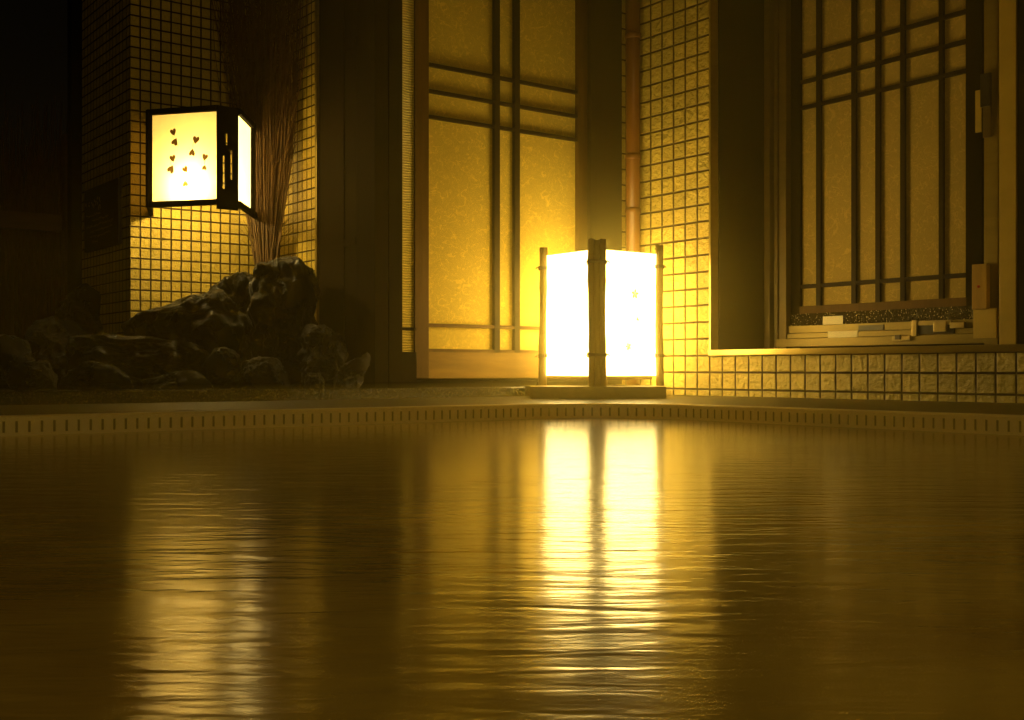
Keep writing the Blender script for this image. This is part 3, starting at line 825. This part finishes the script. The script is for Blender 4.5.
rock([(390, 58, 134), (378, 62, 130), (369, 72, 120), (363, 84, 104)], 3.15, .09, 47, 'dark low rock at the kerb under the left end of the long flat rock')

# ------------------------------------------------------------------ twig fence in the dark
YF = 4.75
fe = empty('twig_fence', (L(30, 0, YF).x, YF, 0)); tag(fe, 'dark brushwood fence with a wooden rail at far left', 'fence')
m = MB(); rf = random.Random(21); x0, x1 = L(-60, 0, YF).x, L(80, 0, YF).x + .15
for k in range(520):
    x = rf.uniform(x0, x1); y = YF + rf.uniform(0, .03); zt3 = rf.uniform(.75, 1.02) if rf.random() < .7 else rf.uniform(.9, 1.2)
    m.tube([(x, y, 0), (x + rf.uniform(-.012, .012), y, zt3 * .5), (x + rf.uniform(-.03, .03), y, zt3)], [.005, .004, .0015], 4)
m.build('brushwood', 'fence twig', fe)
z0 = L(30, 231, YF).z; z1 = L(30, 214, YF).z
m = MB().box((x0, YF - .05, z0), (L(62, 0, YF - .05).x, YF - .012, z1), .004); m.build('rail', 'fence wood', fe)
m = MB().box((L(64, 0, YF - .05).x, YF - .06, 0), (L(73, 0, YF - .05).x, YF - .01, 1.02), .004); m.build('fence_post', 'fence wood', fe)

# ------------------------------------------------------------------ steam
m = MB().prism([(-1.6, 1.7), (1.3, -.3), (2.68, -.3), (2.68, 2.42), (2.41, 2.42), (2.08, 2.68), (2.08, 2.84), (-1.6, 2.84)], WZ + .003, .045)
o = m.build('steam', 'low steam'); tag(o, 'thin steam drifting low over the pool water', 'steam', kind='stuff')
m = MB().box((-1.6, .9, .046), (.899, 2.84, .36)); o = m.build('steam', 'veil steam'); tag(o, 'low veil of steam in front of the dark rocks', 'steam', kind='stuff')
m = MB().box((.9, .2, .05), (2.63, 2.84, 1.25)); o = m.build('steam', 'thin steam'); tag(o, 'faint steam haze hanging in front of the walls', 'steam', kind='stuff')
m = MB(); bmesh.ops.create_icosphere(m.bm, subdivisions=4, radius=.75)  # steam ball, also standing in for the lamp's glare round the lantern
for v in m.bm.verts: v.co = Vector((v.co.x, v.co.y, max(v.co.z, WZ + .004 - .16)))
o = m.build('steam', 'lantern glow steam'); o.location = (2.36, 2.66, .16); tag(o, 'steam with added lamp glare around the bamboo floor lantern', 'steam', kind='stuff')
ld = bpy.data.lights.new('fill_light', 'POINT'); ld.energy = 52; ld.color = (1, .70, .20); ld.shadow_soft_size = .3  # added fill behind the camera, lifts the pool edge and water
lo = bpy.data.objects.new('fill_light', ld); COL.objects.link(lo); lo.location = (-.3, -1.6, .8)
# ------------------------------------------------------------------ world, camera
wd = bpy.data.worlds.new('night'); SC.world = wd; wd.use_nodes = True
wd.node_tree.nodes['Background'].inputs[0].default_value = (.9, .62, .28, 1)
wd.node_tree.nodes['Background'].inputs[1].default_value = .0018
cam = bpy.data.cameras.new('camera'); cam.sensor_width = 36; cam.lens = F / 1024 * 36; cam.shift_y = 10 / 1024
cam.clip_start = .01
co = bpy.data.objects.new('camera', cam); COL.objects.link(co)
co.location = (0, 0, CZ); co.rotation_euler = (math.pi / 2, 0, -math.atan2(SA, CA)); SC.camera = co
SC.view_settings.view_transform = 'Standard'
SC.view_settings.look = 'None'
SC.view_settings.exposure = 0.0
try:
    SC.cycles.use_denoising = True; SC.cycles.denoiser = 'OPENIMAGEDENOISE'
    SC.cycles.sample_clamp_indirect = 6.0
    SC.cycles.max_bounces = 10; SC.cycles.volume_bounces = 1
    SC.cycles.caustics_reflective = False; SC.cycles.caustics_refractive = False
except Exception: pass
